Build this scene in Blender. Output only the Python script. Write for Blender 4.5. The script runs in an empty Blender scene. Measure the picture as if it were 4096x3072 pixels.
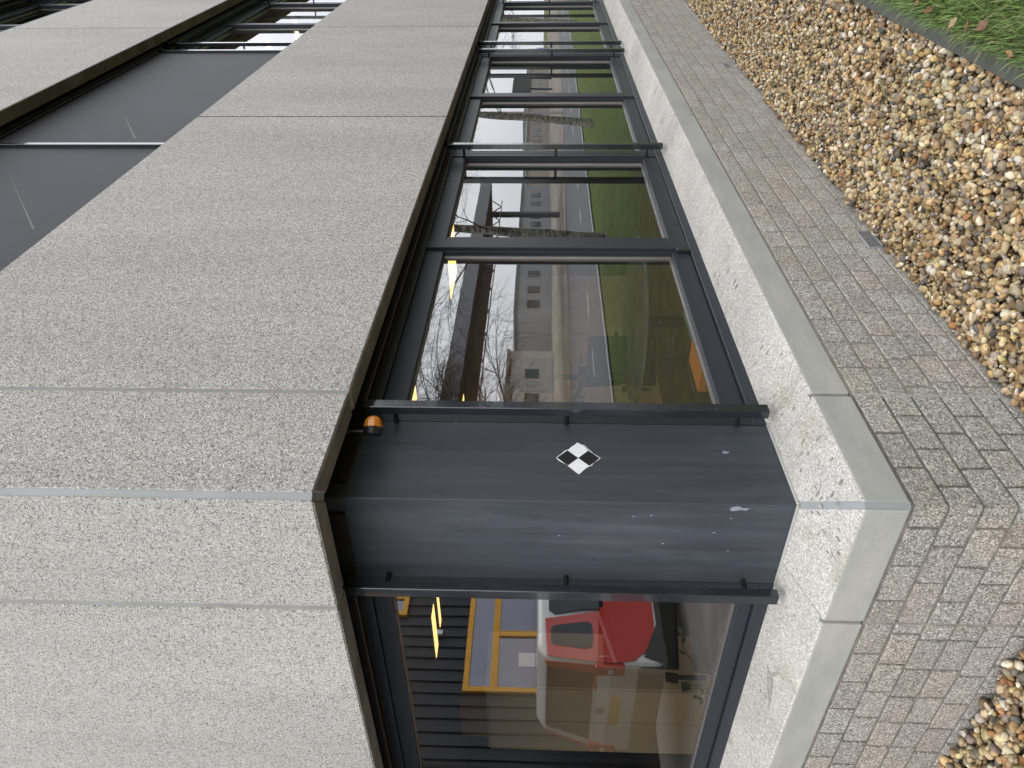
import bpy, bmesh, math, random
import numpy as np
from mathutils import Vector, Matrix, noise
R = math.radians
sc = bpy.context.scene
# ------------------------------------------------------------------ camera
cam = bpy.data.cameras.new("camera"); co = bpy.data.objects.new("camera", cam)
sc.collection.objects.link(co); sc.camera = co
YAW, PITCH, ROLL = R(35.801), R(1.943), R(-0.635)
lens_px = 2984.95
cam.sensor_fit = 'HORIZONTAL'; cam.sensor_width = 36.0
cam.lens = lens_px / 4096 * 36.0
cam.clip_start = 0.05; cam.clip_end = 2000
def level_to_cam(v):
    x, y, z = v
    cp, sp, cr, sr = math.cos(PITCH), math.sin(PITCH), math.cos(ROLL), math.sin(ROLL)
    y2 = cp*y - sp*z; z2 = sp*y + cp*z
    return (cr*x - sr*y2, sr*x + cr*y2, z2)
# columns: world axes expressed in upright-camera axes (right, up, forward)
def w2c(v):
    X, Y, Z = v
    return level_to_cam((math.sin(YAW)*X - math.cos(YAW)*Y, Z, math.cos(YAW)*X + math.sin(YAW)*Y))
cols = [w2c(v) for v in ((1, 0, 0), (0, 1, 0), (0, 0, 1))]
right = Vector([c[0] for c in cols]); up = Vector([c[1] for c in cols]); fwd = Vector([c[2] for c in cols])
# the phone was held sideways: picture-right is world-down, picture-up is the upright view's right
px, py, pz = -up, right, -fwd
co.matrix_world = Matrix(((px.x, py.x, pz.x, -1.585), (px.y, py.y, pz.y, -1.564), (px.z, py.z, pz.z, 1.094), (0, 0, 0, 1)))
# ------------------------------------------------------------------ world and sun (overcast)
SUN_EL, SUN_AZ = R(48), R(205)         # direction towards the sun, azimuth counter-clockwise from +X
w = bpy.data.worlds.new("World"); sc.world = w; w.use_nodes = True
nt = w.node_tree; N = nt.nodes; Lk = nt.links
bg = N["Background"]
sky = N.new("ShaderNodeTexSky"); sky.sky_type = 'NISHITA'; sky.sun_disc = False
sky.sun_elevation = SUN_EL; sky.sun_rotation = R(90) - SUN_AZ
sky.dust_density = 4.0; sky.air_density = 1.2
hs = N.new("ShaderNodeHueSaturation"); hs.inputs["Saturation"].default_value = 0.25
Lk.new(sky.outputs[0], hs.inputs["Color"])
tc = N.new("ShaderNodeTexCoord"); nz = N.new("ShaderNodeTexNoise"); nz.inputs["Scale"].default_value = 2.2; nz.inputs["Detail"].default_value = 5
mp = N.new("ShaderNodeMapping"); mp.inputs["Scale"].default_value = (1, 1, 2.5)
Lk.new(tc.outputs["Generated"], mp.inputs[0]); Lk.new(mp.outputs[0], nz.inputs["Vector"])
cr = N.new("ShaderNodeValToRGB"); cr.color_ramp.elements[0].position = .35; cr.color_ramp.elements[1].position = .72
cr.color_ramp.elements[0].color = (10.5, 10.9, 11.8, 1); cr.color_ramp.elements[1].color = (14, 14.2, 14.6, 1)
Lk.new(nz.outputs[0], cr.inputs[0])
mx = N.new("ShaderNodeMixRGB"); mx.inputs[0].default_value = 0.8
Lk.new(hs.outputs[0], mx.inputs[1]); Lk.new(cr.outputs[0], mx.inputs[2])
Lk.new(mx.outputs[0], bg.inputs[0]); bg.inputs[1].default_value = 0.145
sun = bpy.data.lights.new("sun", 'SUN'); sun.energy = 0.6; sun.angle = R(25); sun.color = (1, .97, .92)
so = bpy.data.objects.new("sun", sun); sc.collection.objects.link(so)
sd = Vector((math.cos(SUN_EL)*math.cos(SUN_AZ), math.cos(SUN_EL)*math.sin(SUN_AZ), math.sin(SUN_EL)))
so.rotation_euler = sd.to_track_quat('Z', 'Y').to_euler(); so.location = (-5, -5, 12)
sc.view_settings.view_transform = 'Standard'; sc.view_settings.look = 'None'
sc.view_settings.exposure = 0.45; sc.view_settings.gamma = 1; sc.view_settings.use_curve_mapping = False
sc.cycles.max_bounces = 8; sc.cycles.transparent_max_bounces = 16; sc.cycles.glossy_bounces = 4
sc.cycles.caustics_reflective = False; sc.cycles.caustics_refractive = False; sc.cycles.sample_clamp_indirect = 8

# ------------------------------------------------------------------ helpers
rnd = random.Random(7)
def tag(o, label=None, cat=None, group=None, kind=None):
    if label: o['label'] = label
    if cat: o['category'] = cat
    if group: o['group'] = group
    if kind: o['kind'] = kind
    return o
def empty(name, loc=(0, 0, 0), parent=None):
    o = bpy.data.objects.new(name, None); sc.collection.objects.link(o); o.location = loc
    if parent: o.parent = parent
    return o
class MB:
    """collects shapes, builds one mesh"""
    def __init__(s): s.v = []; s.f = []; s.m = []
    def add(s, vs, fs, m=0):
        b = len(s.v); s.v += [tuple(p) for p in vs]; s.f += [tuple(b+i for i in f) for f in fs]; s.m += [m]*len(fs); return s
    def box(s, x0, x1, y0, y1, z0, z1, m=0):
        vs = [(x, y, z) for x in (x0, x1) for y in (y0, y1) for z in (z0, z1)]
        return s.add(vs, [(0, 1, 3, 2), (4, 6, 7, 5), (0, 4, 5, 1), (2, 3, 7, 6), (0, 2, 6, 4), (1, 5, 7, 3)], m)
    def prism(s, a, b, m=0):
        n = len(a)
        return s.add(list(a)+list(b), [tuple(range(n)), tuple(range(2*n-1, n-1, -1))] + [(i, (i+1) % n, n+(i+1) % n, n+i) for i in range(n)], m)
    def tube(s, p, q, r0, r1=None, n=8, m=0, cap=True):
        r1 = r0 if r1 is None else r1
        p, q = Vector(p), Vector(q); d = (q-p)
        if d.length < 1e-6: return s
        d.normalize(); a = d.orthogonal().normalized(); b = d.cross(a)
        vs = [p + (a*math.cos(t)+b*math.sin(t))*r0 for t in [2*math.pi*i/n for i in range(n)]] + \
             [q + (a*math.cos(t)+b*math.sin(t))*r1 for t in [2*math.pi*i/n for i in range(n)]]
        fs = [(i, (i+1) % n, n+(i+1) % n, n+i) for i in range(n)]
        if cap: fs += [tuple(range(n-1, -1, -1)), tuple(range(n, 2*n))]
        return s.add(vs, fs, m)
    def lathe(s, base, axis, prof, n=20, m=0):
        base = Vector(base); d = Vector(axis).normalized(); a = d.orthogonal().normalized(); b = d.cross(a)
        vs = []
        for h, r in prof:
            vs += [base + d*h + (a*math.cos(2*math.pi*i/n)+b*math.sin(2*math.pi*i/n))*r for i in range(n)]
        fs = [(k*n+i, k*n+(i+1) % n, (k+1)*n+(i+1) % n, (k+1)*n+i) for k in range(len(prof)-1) for i in range(n)]
        fs += [tuple(range(n-1, -1, -1)), tuple(range((len(prof)-1)*n, len(prof)*n))]
        return s.add(vs, fs, m)
    def build(s, name, mats, parent=None, swap=False, bevel=0, smooth=False, recalc=True, seg=1):
        me = bpy.data.meshes.new(name)
        vs = [(y, x, z) for x, y, z in s.v] if swap else s.v
        me.from_pydata(vs, [], s.f)
        if not isinstance(mats, (list, tuple)): mats = [mats]
        for mm in mats: me.materials.append(mm)
        if any(s.m): me.polygons.foreach_set("material_index", s.m)
        if recalc:
            bm = bmesh.new(); bm.from_mesh(me); bmesh.ops.recalc_face_normals(bm, faces=bm.faces); bm.to_mesh(me); bm.free()
        if smooth: me.polygons.foreach_set("use_smooth", [True]*len(me.polygons))
        me.update()
        o = bpy.data.objects.new(name, me); sc.collection.objects.link(o)
        if parent:
            o.parent = parent
            o.matrix_parent_inverse = Matrix.Translation(-world_loc(parent))
        if bevel:
            b = o.modifiers.new("bevel", 'BEVEL'); b.width = bevel; b.segments = seg; b.limit_method = 'ANGLE'; b.angle_limit = R(40)
        return o
def world_loc(o):
    v = Vector(o.location)
    while o.parent:
        # parents built here are Empties or meshes whose own geometry is already in world coordinates
        if o.type == 'MESH': return Vector((0, 0, 0))
        o = o.parent; v += Vector(o.location)
    return v if o.type != 'MESH' else Vector((0, 0, 0))
# ------------------------------------------------------------------ materials
def new_mat(name):
    m = bpy.data.materials.new(name); m.use_nodes = True
    return m, m.node_tree.nodes, m.node_tree.links, m.node_tree.nodes["Principled BSDF"]
def ramp(N, stops, interp='LINEAR'):
    r = N.new("ShaderNodeValToRGB"); r.color_ramp.interpolation = interp
    e = r.color_ramp.elements
    while len(e) > len(stops): e.remove(e[-1])
    while len(e) < len(stops): e.new(1)
    for k, (p, c) in enumerate(stops):
        e[k].position = p; e[k].color = (c[0], c[1], c[2], 1) if hasattr(c, '__len__') else (c, c, c, 1)
    return r
def coord(N, L, scale=(1, 1, 1)):
    t = N.new("ShaderNodeTexCoord"); mp = N.new("ShaderNodeMapping"); mp.inputs["Scale"].default_value = scale
    L.new(t.outputs["Object"], mp.inputs[0]); return mp.outputs[0]
def noise_n(N, L, vec, scale, detail=4, rough=.55):
    n = N.new("ShaderNodeTexNoise"); n.inputs["Scale"].default_value = scale; n.inputs["Detail"].default_value = detail
    n.inputs["Roughness"].default_value = rough; L.new(vec, n.inputs["Vector"]); return n.outputs[0]
def mixc(N, L, fac, a, b, mode='MIX'):
    m = N.new("ShaderNodeMixRGB"); m.blend_type = mode
    for i, x in ((0, fac), (1, a), (2, b)):
        if isinstance(x, (int, float)): m.inputs[i].default_value = x if i == 0 else (x, x, x, 1)
        elif isinstance(x, (tuple, list)): m.inputs[i].default_value = (*x, 1)
        else: L.new(x, m.inputs[i])
    return m.outputs[0]
def bump(N, L, h, strength, dist, prev=None):
    b = N.new("ShaderNodeBump"); b.inputs["Strength"].default_value = strength; b.inputs["Distance"].default_value = dist
    L.new(h, b.inputs["Height"])
    if prev: L.new(prev, b.inputs["Normal"])
    return b.outputs[0]
def simple(name, col, rough=.5, metal=0, var=.12, vscale=3, bmp=0, bscale=60, spec=.5, coat=0):
    m, N, L, P = new_mat(name)
    v = coord(N, L); n = noise_n(N, L, v, vscale, 6)
    r = ramp(N, [(.3, tuple(c*(1-var) for c in col)), (.7, tuple(min(1, c*(1+var)) for c in col))])
    L.new(n, r.inputs[0]); L.new(r.outputs[0], P.inputs["Base Color"])
    P.inputs["Roughness"].default_value = rough; P.inputs["Metallic"].default_value = metal
    P.inputs["Specular IOR Level"].default_value = spec; P.inputs["Coat Weight"].default_value = coat
    if bmp: L.new(bump(N, L, noise_n(N, L, v, bscale, 4), bmp, .01), P.inputs["Normal"])
    return m
def aggregate(name, stops, scale=170, weather=.18, rough=.85, bstr=.6, warm=(1, .985, .955), stain=None):
    """exposed-aggregate concrete: every stone a cell of its own shade"""
    m, N, L, P = new_mat(name)
    v = coord(N, L)
    vo = N.new("ShaderNodeTexVoronoi"); vo.inputs["Scale"].default_value = scale; L.new(v, vo.inputs["Vector"])
    sep = N.new("ShaderNodeSeparateColor"); L.new(vo.outputs["Color"], sep.inputs[0])
    r = ramp(N, stops); L.new(sep.outputs[0], r.inputs[0])
    c = mixc(N, L, 1, r.outputs[0], warm, 'MULTIPLY')
    hue = ramp(N, [(0, (.95, 1, 1.03)), (.5, (1, 1, 1)), (1, (1.05, .99, .92))]); L.new(sep.outputs[1], hue.inputs[0])
    c = mixc(N, L, .8, c, hue.outputs[0], 'MULTIPLY')
    rim = ramp(N, [(.25, (1, 1, 1)), (.75, (.72, .71, .69))]); L.new(vo.outputs["Distance"], rim.inputs[0])
    c = mixc(N, L, .8, c, rim.outputs[0], 'MULTIPLY')
    v2 = coord(N, L, (1, 1, .25))
    wn = ramp(N, [(.3, 1-weather), (.7, 1+weather*.4)]); L.new(noise_n(N, L, v2, 1.7, 7, .6), wn.inputs[0])
    c = mixc(N, L, 1, c, wn.outputs[0], 'MULTIPLY')
    if stain:
        sc_, thr, col = stain
        s = noise_n(N, L, coord(N, L, (1, 1, 1)), sc_, 5, .65)
        sr = ramp(N, [(thr, (1, 1, 1)), (thr+.12, col)]); L.new(s, sr.inputs[0])
        c = mixc(N, L, 1, c, sr.outputs[0], 'MULTIPLY')
    L.new(c, P.inputs["Base Color"]); P.inputs["Roughness"].default_value = rough
    inv = N.new("ShaderNodeMath"); inv.operation = 'SUBTRACT'; inv.inputs[0].default_value = 1; L.new(vo.outputs["Distance"], inv.inputs[1])
    L.new(bump(N, L, inv.outputs[0], bstr, .004), P.inputs["Normal"])
    return m
M = {}
M['panel'] = aggregate('washed concrete', [(0, .15), (.22, .36), (.7, .48), (1, .70)], 200, .15, bstr=.35, warm=(1, .968, .915))
M['sill_top'] = aggregate('light washed sill', [(0, .33), (.3, .47), (.8, .56), (1, .74)], 190, .24, bstr=.18, warm=(1, .965, .90), stain=(5, .56, (.83, .79, .73)))
M['brick'] = None
def cast_mat():
    m, N, L, P = new_mat('cast concrete face')
    v = coord(N, L)
    r = ramp(N, [(.25, (.27, .275, .25)), (.5, (.345, .345, .32)), (.8, (.41, .40, .37))]); L.new(noise_n(N, L, coord(N, L, (1, 1, 3)), 2.6, 8, .65), r.inputs[0])
    fine = ramp(N, [(.35, .88), (.65, 1.1)]); L.new(noise_n(N, L, v, 230, 3), fine.inputs[0])
    c = mixc(N, L, 1, r.outputs[0], fine.outputs[0], 'MULTIPLY')
    vo = N.new("ShaderNodeTexVoronoi"); vo.inputs["Scale"].default_value = 22; L.new(v, vo.inputs["Vector"])
    sp = ramp(N, [(.035, .35), (.055, 1)]); L.new(vo.outputs["Distance"], sp.inputs[0])
    c = mixc(N, L, .7, c, sp.outputs[0], 'MULTIPLY')
    L.new(c, P.inputs["Base Color"]); P.inputs["Roughness"].default_value = .8
    L.new(bump(N, L, noise_n(N, L, v, 120, 5), .25, .004), P.inputs["Normal"]); return m
M['cast'] = cast_mat()
M['soffit'] = simple('dark mottled soffit concrete', (.205, .18, .16), .9, var=.35, vscale=4, bmp=.4, bscale=50)
M['joint'] = simple('joint sealant', (.25, .255, .24), .6, var=.12, vscale=9)
M['dark_joint'] = simple('dark joint tape', (.035, .035, .035), .8)
M['seal'] = simple('corner sealant strip', (.25, .265, .265), .45, var=.08, vscale=8)
M['groove'] = simple('dirty joint filler', (.12, .12, .11), .8, var=.25, vscale=12)
M['mortar'] = simple('mortar', (.25, .225, .19), .95, var=.3, vscale=14, bmp=.5, bscale=160)
def paint(name, col, rough, streak=.25, chips=True, spec=.5):
    m, N, L, P = new_mat(name)
    v = coord(N, L, (9, 9, .55)); s = noise_n(N, L, v, 2.2, 6, .6)
    r = ramp(N, [(.3, tuple(c*(1-streak) for c in col)), (.75, tuple(c*(1+streak) for c in col))]); L.new(s, r.inputs[0])
    c = r.outputs[0]
    dust = ramp(N, [(.52, (0, 0, 0)), (.8, (.07, .07, .075))]); L.new(noise_n(N, L, coord(N, L, (1, 1, .3)), 3.5, 6, .7), dust.inputs[0])
    c = mixc(N, L, .6, c, dust.outputs[0], 'ADD')
    if chips:
        vo = N.new("ShaderNodeTexVoronoi"); vo.inputs["Scale"].default_value = 13
        wv = mixc(N, L, .03, coord(N, L, (1, 1, .7)), N.new("ShaderNodeTexNoise").outputs[1], 'ADD')
        L.new(wv, vo.inputs["Vector"])
        cp = ramp(N, [(.028, 1), (.04, 0)]); L.new(vo.outputs["Distance"], cp.inputs[0])
        sep = N.new("ShaderNodeSeparateColor"); L.new(vo.outputs["Color"], sep.inputs[0])
        g = ramp(N, [(.62, 0), (.66, .8)]); L.new(sep.outputs[0], g.inputs[0])
        k = mixc(N, L, 1, cp.outputs[0], g.outputs[0], 'MULTIPLY')
        c = mixc(N, L, k, c, (.30, .33, .36))
    L.new(c, P.inputs["Base Color"])
    rr = ramp(N, [(.3, rough*.85), (.7, min(1, rough*1.25))]); L.new(noise_n(N, L, coord(N, L, (3, 3, .5)), 4, 5), rr.inputs[0]); L.new(rr.outputs[0], P.inputs["Roughness"])
    P.inputs["Specular IOR Level"].default_value = spec
    L.new(bump(N, L, noise_n(N, L, coord(N, L, (1, 1, .4)), 5, 3), .05, .02), P.inputs["Normal"])
    return m
M['pillar'] = paint('slate grey painted steel', (.045, .052, .064), .42, spec=.4)
M['frame'] = simple('anthracite frame paint', (.027, .031, .040), .38, var=.06, vscale=2, spec=.25)
M['rail'] = paint('dark gloss rail paint', (.018, .023, .029), .14, .12, True, .6)
M['rail'].node_tree.nodes['Principled BSDF'].inputs['Coat Weight'].default_value = .6
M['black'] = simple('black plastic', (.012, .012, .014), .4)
M['shade_black'] = simple('black recess shade', (.006, .006, .007), .6)  # near-black that paints deep shade in recesses and openings
M['spacer'] = simple('aluminium spacer bar', (.34, .32, .31), .35, .7)
def glass_mat(name, ior, tint):
    m, N, L, P = new_mat(name); N.remove(P)
    out = N["Material Output"]
    fr = N.new("ShaderNodeFresnel"); fr.inputs["IOR"].default_value = ior
    gm = N.new("ShaderNodeNewGeometry")
    inv = N.new("ShaderNodeMath"); inv.operation = 'SUBTRACT'; inv.inputs[0].default_value = 1; L.new(gm.outputs["Backfacing"], inv.inputs[1])
    mu = N.new("ShaderNodeMath"); mu.operation = 'MULTIPLY'; L.new(fr.outputs[0], mu.inputs[0]); L.new(inv.outputs[0], mu.inputs[1])
    tr = N.new("ShaderNodeBsdfTransparent"); tr.inputs[0].default_value = (*tint, 1)
    gl = N.new("ShaderNodeBsdfGlossy"); gl.inputs["Roughness"].default_value = 0.0; gl.inputs[0].default_value = (.97, .97, .98, 1)
    L.new(bump(N, L, noise_n(N, L, coord(N, L), 1.6, 1), .02, .02), gl.inputs["Normal"])
    mi = N.new("ShaderNodeMixShader"); L.new(mu.outputs[0], mi.inputs[0]); L.new(tr.outputs[0], mi.inputs[1]); L.new(gl.outputs[0], mi.inputs[2])
    L.new(mi.outputs[0], out.inputs[0]); return m
M['glass'] = glass_mat('double glazing', 3.3, (.93, .93, .90))
M['screen'] = simple('grey sun screen fabric', (.042, .041, .049), .62, var=.10, vscale=1.2, bmp=.05, bscale=400, spec=.3)
def attr_mat(name, rough, scale=0, amount=.2, bstr=0, attr='Col', spec=.5):
    m, N, L, P = new_mat(name)
    a = N.new("ShaderNodeAttribute"); a.attribute_name = attr; c = a.outputs["Color"]
    if scale:
        r = ramp(N, [(.3, 1-amount), (.7, 1+amount)]); v = coord(N, L); n = noise_n(N, L, v, scale, 4, .7); L.new(n, r.inputs[0])
        c = mixc(N, L, 1, c, r.outputs[0], 'MULTIPLY')
        if bstr: L.new(bump(N, L, n, bstr, .004), P.inputs["Normal"])
    L.new(c, P.inputs["Base Color"]); P.inputs["Roughness"].default_value = rough; P.inputs["Specular IOR Level"].default_value = spec
    return m
def brick_mat():
    m, N, L, P = new_mat('split face brick')
    a = N.new("ShaderNodeAttribute"); a.attribute_name = 'Col'
    v = coord(N, L); vo = N.new("ShaderNodeTexVoronoi"); vo.inputs["Scale"].default_value = 210; L.new(v, vo.inputs["Vector"])
    sep = N.new("ShaderNodeSeparateColor"); L.new(vo.outputs["Color"], sep.inputs[0])
    r = ramp(N, [(0, .35), (.3, .8), (.75, 1.15), (1, 1.95)]); L.new(sep.outputs[0], r.inputs[0])
    c = mixc(N, L, 1, a.outputs["Color"], r.outputs[0], 'MULTIPLY')
    st = ramp(N, [(.4, (1, 1, 1)), (.75, (1.0, .95, .88))]); L.new(noise_n(N, L, v, 2.3, 5), st.inputs[0]); c = mixc(N, L, 1, c, st.outputs[0], 'MULTIPLY')
    L.new(c, P.inputs["Base Color"]); P.inputs["Roughness"].default_value = .9
    L.new(bump(N, L, noise_n(N, L, v, 150, 4, .7), .9, .006), P.inputs["Normal"]); return m
M['brick'] = brick_mat()
M['pebble'] = attr_mat('river pebble', .7, 130, .28, .35, spec=.3)
M['blade'] = attr_mat('grass blade', .5)
M['leaf'] = attr_mat('dry leaf', .9, 90, .35, .3, spec=.15)
M['soil'] = simple('dark soil under gravel', (.05, .04, .03), .95, var=.4, vscale=20)
M['kerb'] = simple('dark rubber edging', (.062, .062, .053), .75, var=.2, vscale=7, bmp=.4, bscale=45)
def lawn_mat():
    m, N, L, P = new_mat('lawn')
    v = coord(N, L)
    r = ramp(N, [(.3, (.055, .070, .018)), (.5, (.11, .155, .03)), (.7, (.20, .26, .06))]); L.new(noise_n(N, L, v, 3.5, 9, .8), r.inputs[0])
    br = ramp(N, [(.42, (1, 1, 1)), (.62, (1.15, .72, .55))]); L.new(noise_n(N, L, v, .9, 8, .75), br.inputs[0])
    c = mixc(N, L, 1, r.outputs[0], br.outputs[0], 'MULTIPLY')
    sx = N.new("ShaderNodeSeparateXYZ"); L.new(v, sx.inputs[0])      # trodden, browner turf near the building corner
    mr = N.new("ShaderNodeMapRange"); mr.inputs[1].default_value = 7; mr.inputs[2].default_value = 14; L.new(sx.outputs[0], mr.inputs[0])
    tone = mixc(N, L, mr.outputs[0], (.80, .58, .50), (.92, 1.12, .9))
    c = mixc(N, L, 1, c, tone, 'MULTIPLY')
    L.new(c, P.inputs["Base Color"]); P.inputs["Roughness"].default_value = .95
    L.new(bump(N, L, noise_n(N, L, v, 35, 6, .8), 1, .05), P.inputs["Normal"]); return m
M['lawn'] = lawn_mat()
M['asphalt'] = simple('asphalt', (.145, .145, .15), .8, var=.15, vscale=3, bmp=.3, bscale=80)
M['paving'] = simple('grey yard paving', (.22, .21, .19), .85, var=.2, vscale=2, bmp=.4, bscale=30)
M['white_paint'] = simple('white paint', (.75, .75, .74), .5, var=.05)
M['wall_in'] = simple('interior wall', (.80, .60, .40), .8, var=.1)
M['ceil_in'] = simple('interior ceiling', (.30, .27, .23), .8, var=.08)
M['floor_in'] = simple('interior carpet', (.16, .13, .10), .9, var=.2)
def emis(name, col, s):
    m, N, L, P = new_mat(name); P.inputs["Base Color"].default_value = (.8, .8, .8, 1)
    P.inputs["Emission Color"].default_value = (*col, 1); P.inputs["Emission Strength"].default_value = s; return m
M['lamp'] = emis('warm ceiling lamp', (1, .66, .22), 1.9)
M['lamp_up'] = emis('warm tube lamp', (1, .86, .62), 2.0)

# ------------------------------------------------------------------ ground
GZ = -0.55
def gz(x): return -.545 - .0165*max(0, min(x, 12)-1.2)
def sheet(name, mat, pts, z=None, kind='structure'):
    me = bpy.data.meshes.new(name); me.from_pydata([(p[0], p[1], p[2] if len(p) > 2 else z) for p in pts], [], [tuple(range(len(pts)))]); me.materials.append(mat)
    o = bpy.data.objects.new(name, me); sc.collection.objects.link(o)
    if kind: tag(o, kind=kind)
    return o
sheet('ground', M['lawn'], [(-600, -600), (600, -600), (600, 600), (-600, 600)], -.80)
KY = -.885       # inner face of the edging in front of the right facade
lawn = MB()
xs = [-1.0+.5*i for i in range(0, 31)] + [16, 20, 30, 45, 70, 110, 160]
ys = [-.955, -1.4, -2, -3, -5, -8.9]
idx = {}
for i, x in enumerate(xs):
    for j, y in enumerate(ys):
        zz = gz(x) + .012 - (.02 if j > 3 else 0); lawn.v.append((x, y if j < 5 else -8.9+.04*x if x < 60 else -6.5, zz)); idx[i, j] = len(lawn.v)-1
for i in range(len(xs)-1):
    for j in range(len(ys)-1): lawn.f.append((idx[i, j], idx[i, j+1], idx[i+1, j+1], idx[i+1, j])); lawn.m.append(0)
lo = lawn.build('lawn', M['lawn'], smooth=True, recalc=False); tag(lo, kind='structure')
sheet('lawn_near_camera', M['lawn'], [(-1.0, -.955), (-1.0, -40), (-30, -40), (-30, -.955)], GZ+.008).name = 'side_lawn'
sheet('yard', M['paving'], [(-.955, -.955), (-.955, 30), (-40, 30), (-40, -.955)], GZ+.012)
road = lambda off: [( -60, off-2.4), (220, off+8.8)]
def strip(name, mat, o0, o1, z):
    a, b = road(o0), road(o1); return sheet(name, mat, [a[0], b[0], b[1], a[1]], z)
sheet('road', M['asphalt'], [(-60, -11.3), (-60, -24), (28, -22), (60, -14.5), (220, -5), (220, -.1)], -.70)
M['rough'] = simple('rough winter ground', (.26, .23, .18), .95, var=.5, vscale=.6, bmp=.6, bscale=10)
sheet('far_verge', M['rough'], [(-60, -24.01), (-60, -46), (220, -46), (220, -5.01), (60, -14.51), (28, -22.01)], -.68)
sheet('industrial_yard', M['paving'], [(-60, -46), (220, -35), (400, -140), (-60, -140)], -.69)
mk = MB()
for k in range(70):
    x = -40 + k*3.6; y = -12.1+.04*x
    mk.add([(x, y-.07, -.694), (x+1.5, y-.01, -.694), (x+1.5, y+.13, -.694), (x, y+.07, -.694)], [(0, 1, 2, 3)])
for off in (-9.15,): mk.add([(-60, off-2.4, -.695), (220, off+8.8, -.695), (220, off+8.9, -.695), (-60, off-2.3, -.695)], [(0, 1, 2, 3)])
tag(mk.build('road_marking', M['white_paint'], recalc=False), kind='structure')
# edging strips round the gravel bed
kb = MB()
for i in range(60):
    x0, x1 = -.95+i*.3, -.95+(i+1)*.3
    a = gz(x0)+.022; b = gz(x1)+.022
    kb.add([(x0, -.955, a), (x1, -.955, b), (x1, KY, b), (x0, KY, a), (x0, -.955, a-.2), (x1, -.955, b-.2), (x1, KY, b-.2), (x0, KY, a-.2)],
           [(0, 1, 2, 3), (3, 2, 6, 7), (0, 4, 5, 1)])
kb.box(-.955, KY, -.885, 14, GZ-.2, GZ+.03)
tag(kb.build('gravel_edging', M['kerb'], recalc=False), 'long dark grey edging strip between the pebble bed and the grass', 'edging')
sb = MB()
for i in range(30):
    x0, x1 = i*.6, (i+1)*.6
    sb.add([(x0, KY, gz(x0)-.03), (x1, KY, gz(x1)-.03), (x1, .05, gz(x1)-.03), (x0, .05, gz(x0)-.03)], [(0, 1, 2, 3)])
sb.add([(-.885, -.885, GZ-.03), (0, -.885, GZ-.03), (0, 14, GZ-.03), (-.885, 14, GZ-.03)], [(0, 1, 2, 3)])
tag(sb.build('gravel_bed', M['soil'], recalc=False), kind='structure')

# ------------------------------------------------------------------ pebbles (one stuff object)
def ico(sub):
    bm = bmesh.new(); bmesh.ops.create_icosphere(bm, subdivisions=sub, radius=1)
    v = np.array([p.co[:] for p in bm.verts]); f = np.array([[q.index for q in p.verts] for p in bm.faces]); bm.free(); return v, f
rs = np.random.RandomState(3)
I2, I1 = ico(2), ico(1)
pal = np.array([(.66, .55, .36), (.72, .67, .57), (.60, .44, .24), (.42, .29, .16), (.26, .18, .11), (.30, .26, .21), (.20, .19, .18), (.085, .09, .10), (.46, .24, .11), (.80, .77, .70), (.48, .40, .28), (.36, .30, .25)])
pw = np.array([.17, .11, .13, .15, .12, .09, .05, .02, .02, .025, .12, .05]); pw = pw/pw.sum()
cell = .008
hm = {}
def drop(x, y, r, base):
    k = max(1, int(r*.8/cell)); ci, cj = int(x/cell), int(y/cell); m = base; s = 0; c = 0
    for i in range(-k, k+1, 1):
        for j in range(-k, k+1, 1):
            h = hm.get((ci+i, cj+j), base); s += h; c += 1
            if h > m: m = h
    z = .45*m+.55*s/c
    return z, k, ci, cj
pebs = []
def scatter(x0, x1, y0, y1, dens, smin, smax):
    n = int((x1-x0)*(y1-y0)*dens)
    for _ in range(n):
        x, y = rs.uniform(x0, x1), rs.uniform(y0, y1)
        r = smin + (smax-smin)*rs.beta(1.6, 3.2)
        base = gz(x)-.03 if x > 0 else GZ-.03
        z, k, ci, cj = drop(x, y, r, base)
        top = base+.052
        if z > top: z = top - rs.uniform(0, .008)
        for i in range(-k, k+1):
            for j in range(-k, k+1):
                if i*i+j*j <= k*k+1: hm[ci+i, cj+j] = max(hm.get((ci+i, cj+j), -9), z+r*.75)
        pebs.append((x, y, z+r*.42, r))
scatter(.3, 4.2, KY+.008, -.008, 5400, .0075, .0250)
scatter(4.2, 11.5, KY+.008, -.008, 3000, .010, .025)
scatter(-.87, -.008, .6, 3.0, 3500, .010, .027)
scatter(-.87, .3, KY+.01, -.01, 3000, .010, .024)
scatter(-.87, -.008, -.02, .6, 3000, .010, .024)
hm.clear()
V, F, C = [], [], []; off = 0
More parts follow.
